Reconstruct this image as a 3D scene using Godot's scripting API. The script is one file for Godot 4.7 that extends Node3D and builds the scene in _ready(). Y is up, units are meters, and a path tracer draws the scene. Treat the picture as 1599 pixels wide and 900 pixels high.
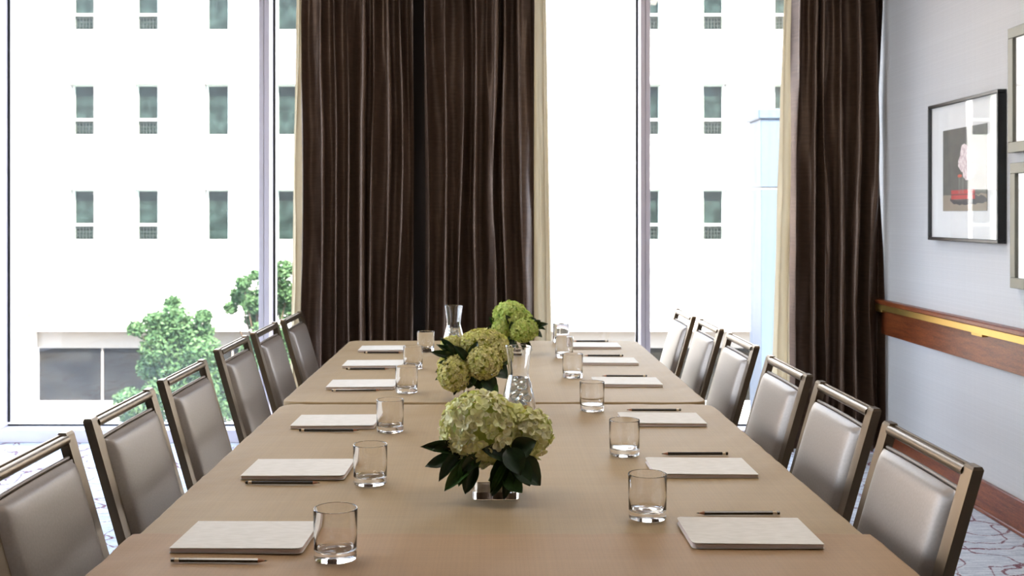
extends Node3D
# A boardroom: long table under brown cloths, chairs on both sides, full-height windows behind drapes.
# Camera stands at x = 0, z = 0; D below is the distance in front of it (world z = -D).

const EYE := 1.38
const TOP := 0.74
const WALL_X := 2.30
const ROOM_L := -4.3
const WIN_D := 6.61
const CEIL := 3.15

var M := {}
var rng := RandomNumberGenerator.new()
var used := {}

# ------------------------------------------------------------------ naming
func numbered(called: String) -> String:
	var n: int = used.get(called, 0)
	used[called] = n + 1
	return called if n == 0 else "%s_%03d" % [called, n]

func tag(o: Node, label: String, category: String, group := "") -> Node:
	o.set_meta("label", label)
	o.set_meta("category", category)
	if group != "":
		o.set_meta("group", group)
	return o

func thing(called: String, label: String, category: String, at := Vector3.ZERO, turn := 0.0, group := "") -> Node3D:
	var o := Node3D.new()
	o.name = numbered(called)
	add_child(o)
	o.position = at
	o.rotation.y = turn
	tag(o, label, category, group)
	return o

func obj(called: String, what, mat: Material, parent: Node = null) -> MeshInstance3D:
	var o := MeshInstance3D.new()
	o.mesh = what.commit() if what is SurfaceTool else what
	o.material_override = mat
	if parent == null:
		o.name = numbered(called)
		add_child(o)
	else:
		o.name = called
		parent.add_child(o, true)
	return o

func struct(called: String, what, mat: Material, parent: Node = null) -> MeshInstance3D:
	var o := obj(called, what, mat, parent)
	if parent == null:
		o.set_meta("kind", "structure")
	return o

# ------------------------------------------------------------------ geometry
func mb() -> SurfaceTool:
	var st := SurfaceTool.new()
	st.begin(Mesh.PRIMITIVE_TRIANGLES)
	return st

func tri(st: SurfaceTool, p: Array, n: Array, uv = null) -> void:
	# front faces run clockwise; the order is turned so that they face along the normals
	var d: Vector3 = n[0] + n[1] + n[2]
	var order := [0, 1, 2]
	if (p[1] - p[0]).cross(p[2] - p[0]).dot(d) > 0.0:
		order = [0, 2, 1]
	for k in order:
		st.set_normal(n[k])
		st.set_uv(uv[k] if uv != null else Vector2(p[k].x + p[k].z, p[k].y + p[k].z))
		st.add_vertex(p[k])

func face(st: SurfaceTool, pts: Array, away: Vector3) -> void:
	var n: Vector3 = Vector3.ZERO
	for k in range(1, pts.size() - 1):
		n += (pts[k] - pts[0]).cross(pts[k + 1] - pts[0])
	n = n.normalized()
	if n.dot(away) < 0.0:
		n = -n
	for k in range(1, pts.size() - 1):
		tri(st, [pts[0], pts[k], pts[k + 1]], [n, n, n])

func box(st: SurfaceTool, c: Vector3, s: Vector3, bevel := 0.0, xf := Transform3D.IDENTITY) -> SurfaceTool:
	var h := s * 0.5
	var b := minf(bevel, minf(h.x, minf(h.y, h.z)) * 0.9)
	var mid := xf * c
	if b <= 0.0:
		for ax in 3:
			for sg in [-1.0, 1.0]:
				var pts := []
				for q in [[-1, -1], [1, -1], [1, 1], [-1, 1]]:
					var v := Vector3.ZERO
					v[ax] = sg * h[ax]
					v[(ax + 1) % 3] = q[0] * h[(ax + 1) % 3]
					v[(ax + 2) % 3] = q[1] * h[(ax + 2) % 3]
					pts.append(xf * (c + v))
				face(st, pts, (pts[0] + pts[2]) * 0.5 - mid)
		return st
	var corner := func(sx, sy, sz, ax):
		var v := Vector3(sx * h.x, sy * h.y, sz * h.z)
		var sgn := [sx, sy, sz]
		for k in 3:
			if k != ax:
				v[k] -= sgn[k] * b
		return xf * (c + v)
	for ax in 3:
		var a1 := (ax + 1) % 3
		var a2 := (ax + 2) % 3
		for sg in [-1, 1]:
			var pts := []
			for q in [[-1, -1], [1, -1], [1, 1], [-1, 1]]:
				var s3 := [0, 0, 0]
				s3[ax] = sg
				s3[a1] = q[0]
				s3[a2] = q[1]
				pts.append(corner.call(s3[0], s3[1], s3[2], ax))
			face(st, pts, (pts[0] + pts[2]) * 0.5 - mid)
		for q in [[-1, -1], [1, -1], [1, 1], [-1, 1]]:
			var e := []
			for sg in [-1, 1]:
				var s3 := [0, 0, 0]
				s3[ax] = sg
				s3[a1] = q[0]
				s3[a2] = q[1]
				if sg < 0:
					e.append(corner.call(s3[0], s3[1], s3[2], a1))
					e.append(corner.call(s3[0], s3[1], s3[2], a2))
				else:
					e.append(corner.call(s3[0], s3[1], s3[2], a2))
					e.append(corner.call(s3[0], s3[1], s3[2], a1))
			face(st, e, (e[0] + e[2]) * 0.5 - mid)
	for sx in [-1, 1]:
		for sy in [-1, 1]:
			for sz in [-1, 1]:
				var t := [corner.call(sx, sy, sz, 0), corner.call(sx, sy, sz, 1), corner.call(sx, sy, sz, 2)]
				face(st, t, t[0] - mid)
	return st

func bx(x0: float, x1: float, y0: float, y1: float, z0: float, z1: float, bevel := 0.0) -> SurfaceTool:
	return box(mb(), Vector3(x0 + x1, y0 + y1, z0 + z1) * 0.5, Vector3(absf(x1 - x0), absf(y1 - y0), absf(z1 - z0)), bevel)

# P: rows of points, smooth; sign turns the normals; rows may close on themselves
func grid(st: SurfaceTool, P: Array, sgn := 1.0, closed := false, uvs := Vector2.ONE) -> SurfaceTool:
	var nr := P.size()
	var nc: int = P[0].size()
	var N := []
	for i in nr:
		var row := PackedVector3Array()
		row.resize(nc)
		for j in nc:
			var ju := (j - 1 + nc) % nc if closed else maxi(j - 1, 0)
			var jd := (j + 1) % nc if closed else mini(j + 1, nc - 1)
			var a: Vector3 = P[mini(i + 1, nr - 1)][j] - P[maxi(i - 1, 0)][j]
			var b: Vector3 = P[i][jd] - P[i][ju]
			var n := b.cross(a) * sgn
			if n.length_squared() < 1e-20:
				var k := i + 1 if i == 0 else i - 1
				b = P[k][jd] - P[k][ju]
				n = b.cross(a) * sgn
			row[j] = n.normalized() if n.length_squared() > 1e-20 else Vector3.UP
		N.append(row)
	var last := nc if closed else nc - 1
	for i in nr - 1:
		for j in last:
			var k := (j + 1) % nc
			var u0 := Vector2(float(j) / last, float(i) / (nr - 1)) * uvs
			var u1 := Vector2(float(j + 1) / last, float(i + 1) / (nr - 1)) * uvs
			if not P[i][j].is_equal_approx(P[i][k]):
				tri(st, [P[i][j], P[i][k], P[i + 1][j]], [N[i][j], N[i][k], N[i + 1][j]], [u0, Vector2(u1.x, u0.y), Vector2(u0.x, u1.y)])
			if not P[i + 1][j].is_equal_approx(P[i + 1][k]):
				tri(st, [P[i][k], P[i + 1][k], P[i + 1][j]], [N[i][k], N[i + 1][k], N[i + 1][j]], [Vector2(u1.x, u0.y), u1, Vector2(u0.x, u1.y)])
	return st

# closed profile (r, y), counter-clockwise with r to the right: the outside is on the right of the way
func lathe(st: SurfaceTool, prof: Array, seg := 48, at := Vector3.ZERO) -> SurfaceTool:
	var n := prof.size()
	var segn := []
	for k in n - 1:
		var d: Vector2 = prof[k + 1] - prof[k]
		segn.append(Vector2(d.y, -d.x).normalized())
	for k in n - 1:
		var n0: Vector2 = segn[k]
		var n1: Vector2 = segn[k]
		if k > 0 and segn[k - 1].dot(segn[k]) > 0.75:
			n0 = (segn[k - 1] + segn[k]).normalized()
		if k < n - 2 and segn[k + 1].dot(segn[k]) > 0.75:
			n1 = (segn[k + 1] + segn[k]).normalized()
		for s in seg:
			var a := TAU * s / seg
			var b := TAU * (s + 1) / seg
			var ca := Vector2(cos(a), sin(a))
			var cb := Vector2(cos(b), sin(b))
			var p: Vector2 = prof[k]
			var q: Vector2 = prof[k + 1]
			var pa := at + Vector3(ca.x * p.x, p.y, ca.y * p.x)
			var pb := at + Vector3(cb.x * p.x, p.y, cb.y * p.x)
			var qa := at + Vector3(ca.x * q.x, q.y, ca.y * q.x)
			var qb := at + Vector3(cb.x * q.x, q.y, cb.y * q.x)
			var npa := Vector3(ca.x * n0.x, n0.y, ca.y * n0.x)
			var npb := Vector3(cb.x * n0.x, n0.y, cb.y * n0.x)
			var nqa := Vector3(ca.x * n1.x, n1.y, ca.y * n1.x)
			var nqb := Vector3(cb.x * n1.x, n1.y, cb.y * n1.x)
			if p.x > 1e-6:
				tri(st, [pa, pb, qa], [npa, npb, nqa])
			if q.x > 1e-6:
				tri(st, [pb, qb, qa], [npb, nqb, nqa])
	return st

func tube(st: SurfaceTool, path: Array, radii: Array, seg := 8, caps := true) -> SurfaceTool:
	var P := []
	var up := Vector3(0.13, 0.31, 0.94).normalized()
	for k in path.size():
		var d: Vector3 = (path[mini(k + 1, path.size() - 1)] - path[maxi(k - 1, 0)]).normalized()
		var x := up.cross(d).normalized()
		var y := d.cross(x)
		up = y
		var ring := PackedVector3Array()
		for s in seg:
			var a := TAU * s / seg
			ring.append(path[k] + (x * cos(a) + y * sin(a)) * radii[k])
		P.append(ring)
	grid(st, P, 1.0, true)
	if caps:
		face(st, Array(P[0]), path[0] - path[1])
		face(st, Array(P[-1]), path[-1] - path[-2])
	return st

func rrect(w: float, d: float, r: float, n := 5, sharp_left := false) -> PackedVector2Array:
	var out := PackedVector2Array()
	for q in 4:
		var sx: float = [1, -1, -1, 1][q]
		var sz: float = [1, 1, -1, -1][q]
		var rr := 0.0008 if sharp_left and sx < 0 else r
		var c := Vector2(sx * (w / 2 - rr), sz * (d / 2 - rr))
		for k in n + 1:
			var a := PI / 2 * q + PI / 2 * k / n
			out.append(c + Vector2(cos(a), sin(a)) * rr)
	return out

func ring3(loop: PackedVector2Array, y: float, grow := 0.0) -> PackedVector3Array:
	var out := PackedVector3Array()
	for p in loop:
		out.append(Vector3(p.x, y, p.y) + Vector3(p.x, 0, p.y).normalized() * grow)
	return out

# walls between two rings; sgn +1: faces away from the axis
func wall_of(st: SurfaceTool, a: PackedVector3Array, b: PackedVector3Array, sgn := 1.0) -> void:
	var n := a.size()
	var N := []
	for j in n:
		var t: Vector3 = a[(j + 1) % n] - a[(j - 1 + n) % n]
		var d: Vector3 = b[j] - a[j]
		var nn := t.cross(d).normalized()
		N.append(nn)
	var probe: Vector3 = Vector3(a[0].x, 0, a[0].z)
	if absf(N[0].y) > 0.9:
		if N[0].y * sgn < 0:
			for j in n: N[j] = -N[j]
	elif N[0].dot(probe) * sgn < 0:
		for j in n: N[j] = -N[j]
	for j in n:
		var k := (j + 1) % n
		tri(st, [a[j], a[k], b[j]], [N[j], N[k], N[j]])
		tri(st, [a[k], b[k], b[j]], [N[k], N[k], N[j]])

func slab(loop: PackedVector2Array, y0: float, y1: float, ch := 0.0) -> SurfaceTool:
	var st := mb()
	var c := minf(ch, (y1 - y0) * 0.4)
	if c > 0.0:
		wall_of(st, ring3(loop, y0), ring3(loop, y1 - c))
		wall_of(st, ring3(loop, y1 - c), ring3(loop, y1, -c))
		face(st, Array(ring3(loop, y1, -c)), Vector3.UP)
	else:
		wall_of(st, ring3(loop, y0), ring3(loop, y1))
		face(st, Array(ring3(loop, y1)), Vector3.UP)
	face(st, Array(ring3(loop, y0)), Vector3.DOWN)
	return st

# ------------------------------------------------------------------ materials
func mat(c: Color, rough := 0.8, metal := 0.0, spec := 0.5) -> StandardMaterial3D:
	var m := StandardMaterial3D.new()
	m.albedo_color = c
	m.roughness = rough
	m.metallic = metal
	m.metallic_specular = spec
	return m

func noise_tex(freq: float, a: Color, b: Color, sd := 1, octaves := 3, size := 256, kind := FastNoiseLite.TYPE_SIMPLEX_SMOOTH) -> ImageTexture:
	var n := FastNoiseLite.new()
	n.seed = sd
	n.frequency = freq
	n.noise_type = kind
	n.fractal_octaves = octaves
	var im := n.get_seamless_image(size, size)
	im.convert(Image.FORMAT_RGB8)
	var d := im.get_data()
	var k := 0
	while k < d.size():
		var t := d[k] / 255.0
		var c := a.lerp(b, t)
		d[k] = int(c.r * 255)
		d[k + 1] = int(c.g * 255)
		d[k + 2] = int(c.b * 255)
		k += 3
	return ImageTexture.create_from_image(Image.create_from_data(size, size, false, Image.FORMAT_RGB8, d))

func tri_map(m: StandardMaterial3D, sc: Vector3, world := true) -> void:
	m.uv1_triplanar = true
	m.uv1_world_triplanar = world
	m.uv1_scale = sc
	m.uv1_triplanar_sharpness = 6.0

func weave_tex(size: int, a: Color, b: Color, sd: int) -> ImageTexture:
	var r := RandomNumberGenerator.new()
	r.seed = sd
	var im := Image.create(size, size, false, Image.FORMAT_RGB8)
	var warp := []
	var weft := []
	for k in size:
		warp.append(r.randf())
		weft.append(r.randf())
	for y in size:
		for x in size:
			var t: float = 0.5 * (warp[x] if (x + y) % 4 < 2 else weft[y]) + 0.3 * r.randf() + 0.2 * weft[y]
			im.set_pixel(x, y, a.lerp(b, t))
	return ImageTexture.create_from_image(im)

func carpet_tex() -> ImageTexture:
	# grey-blue loops in short streaks, crossed by meandering wine-red threads and a few gold ones
	var s := 1280
	var f := []
	for k in 3:
		var n := FastNoiseLite.new()
		n.seed = 11 + k * 7
		n.noise_type = FastNoiseLite.TYPE_SIMPLEX_SMOOTH
		n.frequency = [0.0085, 0.0100, 0.0045][k]
		n.fractal_octaves = 3
		n.fractal_gain = 0.32
		f.append(n)
	var r := RandomNumberGenerator.new()
	r.seed = 9
	var out := PackedByteArray()
	out.resize(s * s * 3)
	var pale := Vector3(210, 213, 217)
	var dark := Vector3(138, 146, 160)
	var wine := Vector3(104, 58, 66)
	var gold := Vector3(196, 172, 96)
	for y in s:
		var streak := r.randf()
		var left := 0
		for x in s:
			if left <= 0:
				streak = r.randf()
				left = r.randi_range(5, 26)
			left -= 1
			var c := pale.lerp(dark, 0.6 * streak * streak + 0.22 * r.randf())
			var a: float = absf(f[0].get_noise_2d(x, y * 1.5))
			var b: float = absf(f[1].get_noise_2d(x * 1.4 + 300.0, y))
			var g: float = f[2].get_noise_2d(x, y)
			var t := 0.030 + 0.022 * g
			if minf(a, b) < t and r.randf() < 0.85:
				c = c.lerp(wine, 0.8)
			elif g > 0.52 and a < 0.12:
				c = c.lerp(gold, 0.75 if r.randf() < 0.7 else 0.1)
			var k := (y * s + x) * 3
			out[k] = int(c.x)
			out[k + 1] = int(c.y)
			out[k + 2] = int(c.z)
	return ImageTexture.create_from_image(Image.create_from_data(s, s, false, Image.FORMAT_RGB8, out))

func wood_tex(a: Color, b: Color, sd: int) -> ImageTexture:
	var n := FastNoiseLite.new()
	n.seed = sd
	n.frequency = 0.012
	n.fractal_octaves = 5
	n.fractal_gain = 0.62
	var im := n.get_seamless_image(512, 512)
	var out := Image.create(512, 512, false, Image.FORMAT_RGB8)
	for y in 512:
		for x in 512:
			var t := im.get_pixel(x, y).r
			t = clampf(0.5 + 0.9 * (t - 0.5) + 0.28 * sin(t * 46.0), 0, 1)
			out.set_pixel(x, y, a.lerp(b, t))
	return ImageTexture.create_from_image(out)

func glass(tint := Color(1, 1, 1), ior := 0.05) -> StandardMaterial3D:
	var m := mat(Color(tint.r, tint.g, tint.b, 0.0), 0.0)
	m.transparency = BaseMaterial3D.TRANSPARENCY_ALPHA
	m.refraction_enabled = true
	m.refraction_scale = ior
	return m

func materials() -> void:
	var weave := weave_tex(128, Color(0.86, 0.86, 0.86), Color(1, 1, 1), 3)
	for spec in [["cloth", Color(0.655, 0.54, 0.365)], ["cloth_near", Color(0.665, 0.52, 0.35)]]:
		var c := mat(spec[1], 0.66, 0.0, 0.48)
		c.albedo_texture = weave
		tri_map(c, Vector3.ONE * 7.0)
		c.rim_enabled = true
		c.rim = 0.3
		M[spec[0]] = c
	M.carpet = mat(Color(1, 1, 1), 0.95, 0.0, 0.2)
	M.carpet.albedo_texture = carpet_tex()
	tri_map(M.carpet, Vector3.ONE * 0.2)
	M.carpet.uv1_offset = Vector3(0, 0, 0.5)
	M.paper_wall = mat(Color(0.80, 0.795, 0.79), 0.75, 0.0, 0.35)
	var linen := weave_tex(128, Color(0.93, 0.93, 0.93), Color(1, 1, 1), 8)
	M.paper_wall.albedo_texture = linen
	tri_map(M.paper_wall, Vector3.ONE * 4.0)
	M.white = mat(Color(0.87, 0.86, 0.84), 0.85)
	M.taupe = mat(Color(0.25, 0.215, 0.20), 0.8)
	M.wood = mat(Color(1, 1, 1), 0.32, 0.0, 0.5)
	M.wood.albedo_texture = wood_tex(Color(0.34, 0.16, 0.085), Color(0.60, 0.33, 0.18), 5)
	tri_map(M.wood, Vector3(1.6, 5.0, 0.45))
	M.wood_dark = mat(Color(0.20, 0.12, 0.08), 0.5)
	M.brass = mat(Color(0.80, 0.67, 0.38), 0.35, 0.85)
	M.alu = mat(Color(0.82, 0.79, 0.82), 0.45, 0.2)
	M.gasket = mat(Color(0.06, 0.08, 0.08), 0.6)
	M.pane = mat(Color(1, 1, 1, 0.02), 0.0)
	M.pane.transparency = BaseMaterial3D.TRANSPARENCY_ALPHA
	M.picture_glass = mat(Color(1, 1, 1, 0.02), 0.0, 0.0, 0.36)
	M.picture_glass.transparency = BaseMaterial3D.TRANSPARENCY_ALPHA
	M.drape = mat(Color(0.395, 0.31, 0.25), 0.42, 0.35, 0.5)
	var slub := noise_tex(0.05, Color(0.82, 0.82, 0.82), Color(1, 1, 1), 21, 4)
	M.drape.albedo_texture = slub
	tri_map(M.drape, Vector3(0.6, 5.0, 0.6))
	M.drape.rim_enabled = true
	M.drape.rim = 0.25
	M.drape.rim_tint = 0.8
	M.sheer = mat(Color(0.78, 0.72, 0.60), 0.9, 0.0, 0.2)
	M.sheer.backlight_enabled = true
	M.sheer.backlight = Color(0.55, 0.51, 0.43)
	M.bronze = mat(Color(0.47, 0.41, 0.335), 0.33, 0.95)
	M.vinyl = mat(Color(0.575, 0.53, 0.49), 0.40, 0.40, 0.5)
	var grainy := noise_tex(0.2, Color(0.93, 0.93, 0.93), Color(1, 1, 1), 31, 2, 128)
	M.vinyl.albedo_texture = grainy
	tri_map(M.vinyl, Vector3.ONE * 5.0, false)
	M.glass = glass()
	M.water = glass(Color(1, 1, 0.985), 0.033)
	M.ice = mat(Color(0.98, 0.98, 0.95, 0.16), 0.22)
	M.ice.transparency = BaseMaterial3D.TRANSPARENCY_ALPHA
	M.ice.refraction_enabled = true
	M.ice.refraction_scale = 0.031
	M.lemon = mat(Color(0.95, 0.78, 0.22), 0.5)
	M.cover = mat(Color(0.90, 0.875, 0.835), 0.85, 0.0, 0.3)
	var fibre := noise_tex(0.06, Color(0.93, 0.925, 0.91), Color(1, 1, 1), 41, 4)
	M.cover.albedo_texture = fibre
	tri_map(M.cover, Vector3(1.5, 6, 6), false)
	M.pages = mat(Color(0.88, 0.82, 0.79), 0.9, 0.0, 0.2)
	M.lacquer = mat(Color(0.025, 0.025, 0.028), 0.22, 0.0, 0.6)
	M.ferrule = mat(Color(0.87, 0.80, 0.68), 0.4)
	M.cedar = mat(Color(0.66, 0.45, 0.33), 0.7)
	M.graphite = mat(Color(0.1, 0.1, 0.11), 0.35, 0.3)
	M.petal = mat(Color(1, 1, 1), 0.62, 0.0, 0.3)
	M.petal.vertex_color_use_as_albedo = true
	M.petal.backlight_enabled = true
	M.petal.backlight = Color(0.62, 0.62, 0.42)
	M.leaf = mat(Color(0.13, 0.235, 0.09), 0.33, 0.0, 0.5)
	var vein := noise_tex(0.04, Color(0.72, 0.75, 0.7), Color(1, 1, 1), 51, 3, 128)
	M.leaf.albedo_texture = vein
	M.leaf_pale = mat(Color(0.24, 0.38, 0.14), 0.38, 0.0, 0.5)
	M.leaf_pale.albedo_texture = vein
	M.stem = mat(Color(0.22, 0.33, 0.12), 0.6)
	M.black_frame = mat(Color(0.03, 0.03, 0.03), 0.3, 0.0, 0.5)
	M.grey_frame = mat(Color(0.44, 0.43, 0.38), 0.4, 0.3)
	M.mat_board = mat(Color(0.90, 0.895, 0.88), 0.8)
	# outside
	M.stucco = mat(Color(0.90, 0.89, 0.87), 0.9, 0.0, 0.2)
	var stain := noise_tex(0.01, Color(0.94, 0.935, 0.925), Color(1, 1, 1), 61, 4)
	M.stucco.albedo_texture = stain
	tri_map(M.stucco, Vector3.ONE * 0.12)
	M.fascia = mat(Color(0.55, 0.52, 0.48), 0.85)
	M.pink_board = mat(Color(0.86, 0.79, 0.72), 0.85)
	M.far_frame = mat(Color(0.80, 0.84, 0.79), 0.6)
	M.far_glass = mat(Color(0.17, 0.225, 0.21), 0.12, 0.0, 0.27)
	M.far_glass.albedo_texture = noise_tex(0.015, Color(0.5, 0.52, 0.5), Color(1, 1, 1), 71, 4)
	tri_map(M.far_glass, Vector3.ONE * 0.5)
	M.shop_glass = mat(Color(0.15, 0.145, 0.125), 0.08, 0.0, 0.3)
	M.shop_glass.albedo_texture = noise_tex(0.006, Color(0.55, 0.55, 0.55), Color(1, 1, 1), 81, 3)
	tri_map(M.shop_glass, Vector3(0.2, 0.5, 0.2))
	M.mesh_bar = mat(Color(0.14, 0.17, 0.15), 0.6)
	M.pavement = mat(Color(0.66, 0.64, 0.60), 0.9)
	M.asphalt = mat(Color(0.24, 0.24, 0.25), 0.9)
	M.kerb_red = mat(Color(0.60, 0.17, 0.13), 0.7)
	M.duct = mat(Color(0.27, 0.33, 0.40), 0.5, 0.1)
	M.bark = mat(Color(0.30, 0.24, 0.18), 0.9)
	M.foliage = mat(Color(1, 1, 1), 0.8, 0.0, 0.15)
	M.foliage.vertex_color_use_as_albedo = true
	M.foliage.backlight_enabled = true
	M.foliage.backlight = Color(0.35, 0.45, 0.2)
	M.lamp_trim = mat(Color(0.85, 0.85, 0.84), 0.5)
	M.lamp_glow = mat(Color(1, 1, 1), 0.6)
	M.lamp_glow.emission_enabled = true
	M.lamp_glow.emission = Color(1.0, 0.945, 0.88)
	M.lamp_glow.emission_energy_multiplier = 2.0

# ------------------------------------------------------------------ camera and light
const SUN_ENERGY := 5.6
const SKY_ENERGY := 2.5
const LAMP_ENERGY := 0.6
const EXPOSURE := 1.7

func view_and_light() -> void:
	var cam := Camera3D.new()
	cam.name = "camera"
	add_child(cam)
	var at := CameraAttributesPhysical.new()
	at.frustum_focal_length = 50.0
	at.frustum_focus_distance = 2.7
	at.frustum_near = 0.05
	at.exposure_aperture = 11.0
	cam.attributes = at
	cam.position = Vector3(0, EYE, 0)
	cam.projection = Camera3D.PROJECTION_FRUSTUM
	cam.near = 0.05
	cam.far = 400.0
	cam.size = 0.05 * 900.0 / 1700.0
	cam.frustum_offset = Vector2(33.5, -113.0) / 1700.0 * 0.05
	cam.current = true
	var sun := DirectionalLight3D.new()
	sun.name = "sun"
	add_child(sun)
	sun.look_at_from_position(Vector3.ZERO, Vector3(-0.28, -0.72, -0.62))
	sun.light_energy = SUN_ENERGY
	sun.light_color = Color(1.0, 0.95, 0.88)
	sun.light_angular_distance = 0.6
	sun.shadow_enabled = true
	var env := Environment.new()
	env.tonemap_mode = Environment.TONE_MAPPER_LINEAR
	env.tonemap_exposure = EXPOSURE
	env.background_mode = Environment.BG_SKY
	var sm := ProceduralSkyMaterial.new()
	sm.sky_top_color = Color(0.68, 0.76, 0.86)
	sm.sky_horizon_color = Color(0.90, 0.92, 0.94)
	sm.ground_horizon_color = Color(0.70, 0.70, 0.69)
	sm.ground_bottom_color = Color(0.45, 0.44, 0.42)
	sm.sky_energy_multiplier = SKY_ENERGY
	env.sky = Sky.new()
	env.sky.sky_material = sm
	env.sdfgi_enabled = true
	env.ssao_enabled = true
	env.ssil_enabled = true
	var we := WorldEnvironment.new()
	we.name = "environment"
	we.environment = env
	add_child(we)

func ceiling_lamps() -> void:
	var words := ["over the near table", "over the far table", "behind the viewpoint"]
	for r in 2:
		for c in 2:
			var p := Vector3([-1.0, 1.05][c], CEIL - 0.03, [-2.6, -4.9, 0.6][r])
			var t := thing("ceiling_light", "square ceiling light panel %s, %s side" % [words[r], ["left", "right"][c]], "ceiling light", p, 0, "ceiling light panels")
			obj("frame", bx(-0.33, 0.33, 0.0, 0.03, -0.33, 0.33, 0.004), M.lamp_trim, t)
			obj("diffuser", bx(-0.3, 0.3, -0.006, 0.002, -0.3, 0.3), M.lamp_glow, t)
			var l := AreaLight3D.new()
			l.name = "light"
			t.add_child(l)
			l.area_size = Vector2(0.6, 0.6)
			l.position = Vector3(0, -0.015, 0)
			l.rotation_degrees.x = -90
			l.light_energy = LAMP_ENERGY
			l.light_color = Color(1.0, 0.945, 0.88)
			l.area_range = 12.0
			l.shadow_enabled = true

# ------------------------------------------------------------------ room
func room() -> void:
	var zb := 5.0
	var zw := -WIN_D
	struct("floor", bx(ROOM_L - 0.2, WALL_X + 0.2, -0.2, 0.0, zw - 0.30, zb + 0.2), M.carpet)
	struct("ceiling", bx(ROOM_L - 0.2, WALL_X + 0.2, CEIL, CEIL + 0.2, zw - 0.30, zb + 0.2), M.white)
	struct("wall_right", bx(WALL_X, WALL_X + 0.2, 0.0, CEIL, zw - 0.30, zb), M.paper_wall)
	# left wall: solid behind the viewpoint, glazed beside the table
	struct("wall_left", bx(ROOM_L - 0.2, ROOM_L, 0.0, CEIL, -2.6, zb), M.paper_wall)
	for k in 2:
		var z0: float = [-2.6, -4.65][k]
		var z1: float = [-4.65, zw - 0.30][k]
		var w := struct("window_%d" % (k + 6), bx(ROOM_L - 0.2, ROOM_L, 0.0, 0.077, z1, z0, 0.003), M.alu)
		obj("head_rail", bx(ROOM_L - 0.2, ROOM_L, CEIL - 0.10, CEIL, z1, z0), M.alu, w)
		obj("mullion", bx(ROOM_L - 0.2, ROOM_L, 0.077, CEIL - 0.10, z1, z1 + 0.06), M.alu, w)
		obj("pane", bx(ROOM_L - 0.152, ROOM_L - 0.14, 0.077, CEIL - 0.10, z1 + 0.06, z0), M.pane, w)
	struct("wall_back", bx(ROOM_L - 0.2, WALL_X + 0.2, 0.0, CEIL, zb, zb + 0.2), M.wood_dark)
	struct("wall_window_pier", bx(-0.95, 0.12, 0.0, CEIL, zw - 0.25, zw + 0.09), M.taupe)
	# window sections between the mullions: left edge, right edge
	var gz := zw - 0.145
	var secs := [[ROOM_L, -3.05], [-2.99, -1.408], [-1.345, -0.95], [0.12, 0.912], [0.97, 2.30]]
	for k in secs.size():
		var x0: float = secs[k][0]
		var x1: float = secs[k][1]
		var w := struct("window_%d" % (k + 1), bx(x0, x1, 0.0, 0.077, zw - 0.25, zw, 0.003), M.alu)
		obj("head_rail", bx(x0, x1, CEIL - 0.10, CEIL, zw - 0.25, zw), M.alu, w)
		obj("pane", bx(x0, x1, 0.077, CEIL - 0.10, gz - 0.012, gz), M.pane, w)
		var g := mb()
		box(g, Vector3(x0 + 0.006, CEIL / 2, gz + 0.006), Vector3(0.012, CEIL - 0.2, 0.012))
		box(g, Vector3(x1 - 0.006, CEIL / 2, gz + 0.006), Vector3(0.012, CEIL - 0.2, 0.012))
		box(g, Vector3((x0 + x1) / 2, 0.082, gz + 0.006), Vector3(x1 - x0, 0.010, 0.012))
		obj("gasket", g, M.gasket, w)
	var mull := [[-3.05, -2.99], [-1.408, -1.345], [0.912, 0.97]]
	for k in mull.size():
		var x0: float = mull[k][0]
		var x1: float = mull[k][1]
		var st := mb()
		var mid := (x0 + x1) / 2
		# two halves with a groove between them, as the photograph shows
		box(st, Vector3((x0 + mid - 0.0015) / 2, CEIL / 2, zw - 0.125), Vector3(mid - 0.0015 - x0, CEIL, 0.25), 0.002)
		box(st, Vector3((x1 + mid + 0.0015) / 2, CEIL / 2, zw - 0.125), Vector3(x1 - mid - 0.0015, CEIL, 0.25), 0.002)
		box(st, Vector3(mid, CEIL / 2, zw - 0.13), Vector3(0.004, CEIL, 0.23))
		struct("trim_%d" % (k + 3), st, M.alu)
	# rail along the right wall: board, capping, brass strip and its brackets
	var rail := struct("trim_1", bx(WALL_X - 0.018, WALL_X, 0.69, 0.868, -6.5, zb, 0.002), M.wood)
	obj("capping", bx(WALL_X - 0.055, WALL_X, 0.866, 0.892, -6.5, zb, 0.006), M.wood, rail)
	obj("brass_strip", bx(WALL_X - 0.05, WALL_X - 0.038, 0.834, 0.866, -6.5, zb, 0.001), M.brass, rail)
	for d in [6.33, 5.05, 3.8, 2.5]:
		obj("bracket", bx(WALL_X - 0.046, WALL_X - 0.016, 0.822, 0.842, -d - 0.055, -d + 0.055, 0.001), M.brass, rail)
	var b := struct("baseboard_right", bx(WALL_X - 0.018, WALL_X, 0.0, 0.15, -6.58, zb, 0.004), M.wood)
	obj("shoe_moulding", bx(WALL_X - 0.026, WALL_X - 0.016, 0.0, 0.018, -6.58, zb, 0.004), M.wood, b)

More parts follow.
